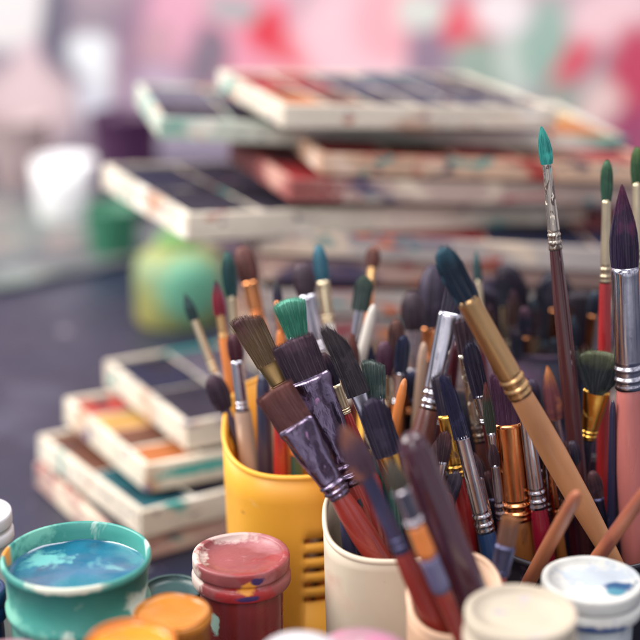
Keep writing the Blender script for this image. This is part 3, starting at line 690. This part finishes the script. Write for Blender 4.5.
def sheet(name, label, px, py, w_, d_, rot, m_):
    c = hit(px, py, 0); o = None
    bm = bmesh.new(); g = 24; vs = []
    for a in range(g+1):
        row = []
        for b_ in range(g+1):
            x, y = (a/g-.5)*w_, (b_/g-.5)*d_
            row.append(bm.verts.new((x, y, .004+.004*abs(mnoise.noise(Vector((x*14, y*14, px)))))))
        vs.append(row)
    for a in range(g):
        for b_ in range(g): bm.faces.new((vs[a][b_], vs[a+1][b_], vs[a+1][b_+1], vs[a][b_+1]))
    rg = bmesh.ops.extrude_face_region(bm, geom=bm.faces[:])
    for v in [q for q in rg['geom'] if isinstance(q, bmesh.types.BMVert)]: v.co.z -= .0012
    o = link(name, bm, m_); o.location = (c.x, c.y, 0); o.rotation_euler = (0, 0, math.radians(rot))
    o['label'] = label; o['category'] = 'paper'
    return o
sheet('paper_sheet', 'grey-green stained paper sheet lying blurred on the table at far left', 10, 236, .30, .30, 38, mat('stained_paper', (96,98,102), rough=.8, stains=(((116,128,120),9,.5,.15),((150,128,120),12,.54,.12),((84,84,100),10,.54,.15),((170,170,176),20,.62,.1)), var=.1))
mug = thing('glare_mug', 'blurred bright glare on the far left of the table, built as an added mug', 'mug', (0, 0, 0))  # added mug standing in for a round out-of-focus glare
mp_ = P(65, 160, 1.42); mug.location = (mp_.x, mp_.y, 0)
bm = bmesh.new(); mh = mp_.z; lathe(bm, [(0, 0), (.026, 0), (.029, .003), (.031, mh*.7), (.031, mh), (.0285, mh), (.028, .008), (0, .006)], 48)
link('mug_wall', bm, mat('white_glaze', (252,252,252), rough=.15, var=0), mug)
bm = bmesh.new(); lathe(bm, [(0, mh-.006), (.0282, mh-.006)], 40); link('water', bm, mat('milky_water', (238,242,250), rough=.08, var=0), mug)
bm = bmesh.new(); pv = None
for i in range(17):
    t = -PI/2+PI*i/16; c_ = Vector((.030+.018*math.cos(t), 0, mh*.5+.020*math.sin(t)))
    rg = [bm.verts.new(c_+Vector((math.cos(t)*math.cos(q*PI/4), math.sin(q*PI/4), math.sin(t)*math.cos(q*PI/4)))*.0035) for q in range(8)]
    if pv:
        for q in range(8): bm.faces.new((pv[q], pv[(q+1) % 8], rg[(q+1) % 8], rg[q]))
    pv = rg
link('mug_handle', bm, _m['white_glaze'], mug)
backpot('blurred dark purple pot beside the white mug', 124, 112, 1.40, .032, (70,34,70))
backpot('blurred deep green pot low behind the back stack', 112, 205, 1.30, .024, (56,120,92))
backpot('blurred grey can standing in front of the painted canvas', 18, 118, 1.52, .032, (170,150,150))
# painted canvas far behind (its blooms are paint, the white blobs at left painted-in bokeh lights)
cv = thing('painted_canvas', 'large abstract painting of pink, red and mint blooms standing behind everything', 'painting', (0, 1.14, -.3))
bm = bmesh.new(); box(bm, -1.0, 1.0, 0, .03, .0, 1.0, .002)
m = bpy.data.materials.new('canvas_painting'); m.use_nodes = True
nt = m.node_tree; N = nt.nodes; L = nt.links; b = N['Principled BSDF']; b.inputs['Roughness'].default_value = .8
tc = N.new('ShaderNodeTexCoord')
nz = N.new('ShaderNodeTexNoise'); nz.inputs['Scale'].default_value = 9; nz.inputs['Detail'].default_value = 3; L.new(tc.outputs['Object'], nz.inputs['Vector'])
wv = N.new('ShaderNodeMix'); wv.data_type = 'RGBA'; wv.blend_type = 'LINEAR_LIGHT'; wv.inputs[0].default_value = .03
L.new(tc.outputs['Object'], wv.inputs[6]); L.new(nz.outputs['Color'], wv.inputs[7])
cur = lin((196,164,174))
blobs = [ # px, py, rx, rz, colour, angle
 (60,100,150,130,(142,130,142),0), (200,110,70,50,(146,120,138),0), (540,90,90,60,(160,150,156),0),
 (12,16,46,36,(222,218,216),0), (34,70,20,26,(214,190,196),0), (30,100,24,18,(226,212,206),0), (58,70,15,110,(88,84,104),0), (128,70,10,70,(116,104,124),-8), (96,60,26,28,(232,236,238),0), (92,104,22,16,(206,208,218),0), (30,110,40,40,(210,186,188),0), (140,60,30,80,(150,120,140),10),
 (118,140,30,26,(96,46,88),0), (160,100,30,40,(190,170,190),0), (190,20,40,40,(220,160,180),0), (170,150,60,30,(150,140,160),0),
 (250,40,44,60,(230,150,170),0), (310,66,40,40,(230,176,186),0), (160,40,20,16,(190,150,160),0), (210,60,16,30,(120,110,124),0), (264,30,22,24,(214,44,62),0), (302,58,30,18,(220,64,78),30), (334,84,14,10,(226,90,100),30), (380,60,20,30,(244,214,218),0), (232,10,22,18,(160,170,170),0), (350,40,50,50,(240,196,204),0),
 (392,20,40,40,(236,170,178),0), (430,55,26,40,(140,120,140),0), (466,22,24,26,(222,74,92),20), (420,8,28,16,(210,216,206),0), (480,70,26,34,(150,170,156),0), (512,60,16,40,(196,206,196),0), (548,40,30,50,(150,180,166),0),
 (500,8,30,20,(236,226,226),0), (585,50,14,60,(214,74,96),35), (612,20,40,30,(236,200,204),0), (636,80,30,50,(190,50,84),0), (600,100,20,24,(226,196,190),20), (630,150,40,40,(150,60,100),0), (560,105,22,26,(150,160,150),0),
]
for (px, py, rx, rz, col, ang) in blobs:
    r0 = ray(px, py); t = (1.14-CAM.y)/r0.y; c = CAM+r0*t; s = t/F
    sub = N.new('ShaderNodeVectorMath'); sub.operation = 'SUBTRACT'; sub.inputs[1].default_value = (c.x, 0, c.z+.3); L.new(wv.outputs[2], sub.inputs[0])
    mp = N.new('ShaderNodeMapping'); mp.vector_type = 'POINT'; mp.inputs['Rotation'].default_value = (0, math.radians(-ang), 0)
    mp.inputs['Scale'].default_value = (1, 0, 1); L.new(sub.outputs[0], mp.inputs[0])
    mu = N.new('ShaderNodeVectorMath'); mu.operation = 'MULTIPLY'; mu.inputs[1].default_value = (1/(rx*s), 0, 1/(rz*s)); L.new(mp.outputs[0], mu.inputs[0])
    le = N.new('ShaderNodeVectorMath'); le.operation = 'LENGTH'; L.new(mu.outputs[0], le.inputs[0])
    mr = N.new('ShaderNodeMapRange'); mr.inputs[1].default_value = 1.25; mr.inputs[2].default_value = .75; mr.inputs[3].default_value = 0; mr.inputs[4].default_value = .92; L.new(le.outputs['Value'], mr.inputs[0])
    mx = N.new('ShaderNodeMix'); mx.data_type = 'RGBA'; L.new(mr.outputs[0], mx.inputs[0])
    if hasattr(cur, 'links'): L.new(cur, mx.inputs[6])
    else: mx.inputs[6].default_value = cur
    mx.inputs[7].default_value = lin(col); cur = mx.outputs[2]
L.new(cur, b.inputs['Base Color'])
link('canvas', bm, m, cv, smooth=False)
# table
tm = mat('table_slate', (34,40,60), rough=.36, stains=(((74,78,96),14,.56,.2),((150,150,160),90,.72,.03),((120,60,70),70,.73,.03),((140,130,140),60,.70,.05),((50,46,66),10,.55,.2)), var=.12, vscale=20, bump=.2, bscale=60)
bm = bmesh.new(); box(bm, -1.4, 1.4, -.62, 1.10, -.035, 0, .003)
o = link('table_surface', bm, tm, smooth=False); o['kind'] = 'structure'; o['label'] = 'dark slate-coloured table top'
# ------------------------------------------------------------------ light
w = bpy.data.worlds.new('World'); scene.world = w; w.use_nodes = True
bg = w.node_tree.nodes['Background']; bg.inputs[0].default_value = (.54, .60, .76, 1); bg.inputs[1].default_value = .50
# made-up noise of bright and dark patches for the metal to mirror
wn = w.node_tree.nodes; wl_ = w.node_tree.links
wt = wn.new('ShaderNodeTexCoord'); wz = wn.new('ShaderNodeTexNoise'); wz.inputs['Scale'].default_value = 2.6; wz.inputs['Detail'].default_value = 1.5
wm_ = wn.new('ShaderNodeVectorMath'); wm_.operation = 'MULTIPLY'; wm_.inputs[1].default_value = (1.5, 1.5, .6)
wl_.new(wt.outputs['Generated'], wm_.inputs[0]); wl_.new(wm_.outputs[0], wz.inputs['Vector'])
wr = wn.new('ShaderNodeValToRGB'); wr.color_ramp.elements[0].position = .40; wr.color_ramp.elements[0].color = (.16, .15, .22, 1)
wr.color_ramp.elements[1].position = .60; wr.color_ramp.elements[1].color = (1.15, 1.16, 1.30, 1)
wl_.new(wz.outputs[0], wr.inputs[0]); wl_.new(wr.outputs[0], bg.inputs[0])
def area(name, loc, target, size, sizey, power, col):
    l = bpy.data.lights.new(name, 'AREA'); l.shape = 'RECTANGLE'; l.size = size; l.size_y = sizey; l.energy = power; l.color = col
    o = bpy.data.objects.new(name, l); C.objects.link(o); o.location = loc
    o.rotation_euler = (Vector(target)-Vector(loc)).to_track_quat('-Z', 'Y').to_euler()
area('window_light', (-1.3, .25, 1.25), (0, .1, .08), 1.0, 1.3, 31, (1, .96, .90))
area('canvas_fill_light', (.45, .35, 1.7), (0, .75, .05), 1.2, .8, 14, (1, .97, .96))  # added fill lamp to brighten the canvas, no window behind it
area('front_fill_light', (-.45, -1.5, 1.3), (0, 0, .1), .8, .9, 12, (1, .95, .91))  # added fill lamp for the fronts of cups and handles
# ------------------------------------------------------------------ camera
cam = bpy.data.cameras.new('camera'); co = bpy.data.objects.new('camera', cam); C.objects.link(co)
co.location = CAM; co.rotation_euler = (PI/2-PITCH, 0, 0)
cam.sensor_width = 36; cam.sensor_height = 36; cam.lens = F/640*36
cam.clip_start = .05; cam.clip_end = 20
cam.dof.use_dof = True; cam.dof.focus_distance = .602; cam.dof.aperture_fstop = (cam.lens/1000)/.0195; cam.dof.aperture_blades = 0
scene.camera = co
scene.view_settings.view_transform = 'Standard'; scene.view_settings.look = 'None'; scene.view_settings.gamma = 1
scene.view_settings.exposure = .70
scene.render.engine = 'CYCLES'
for c in CHECK: print('OUT OF CUP', c)
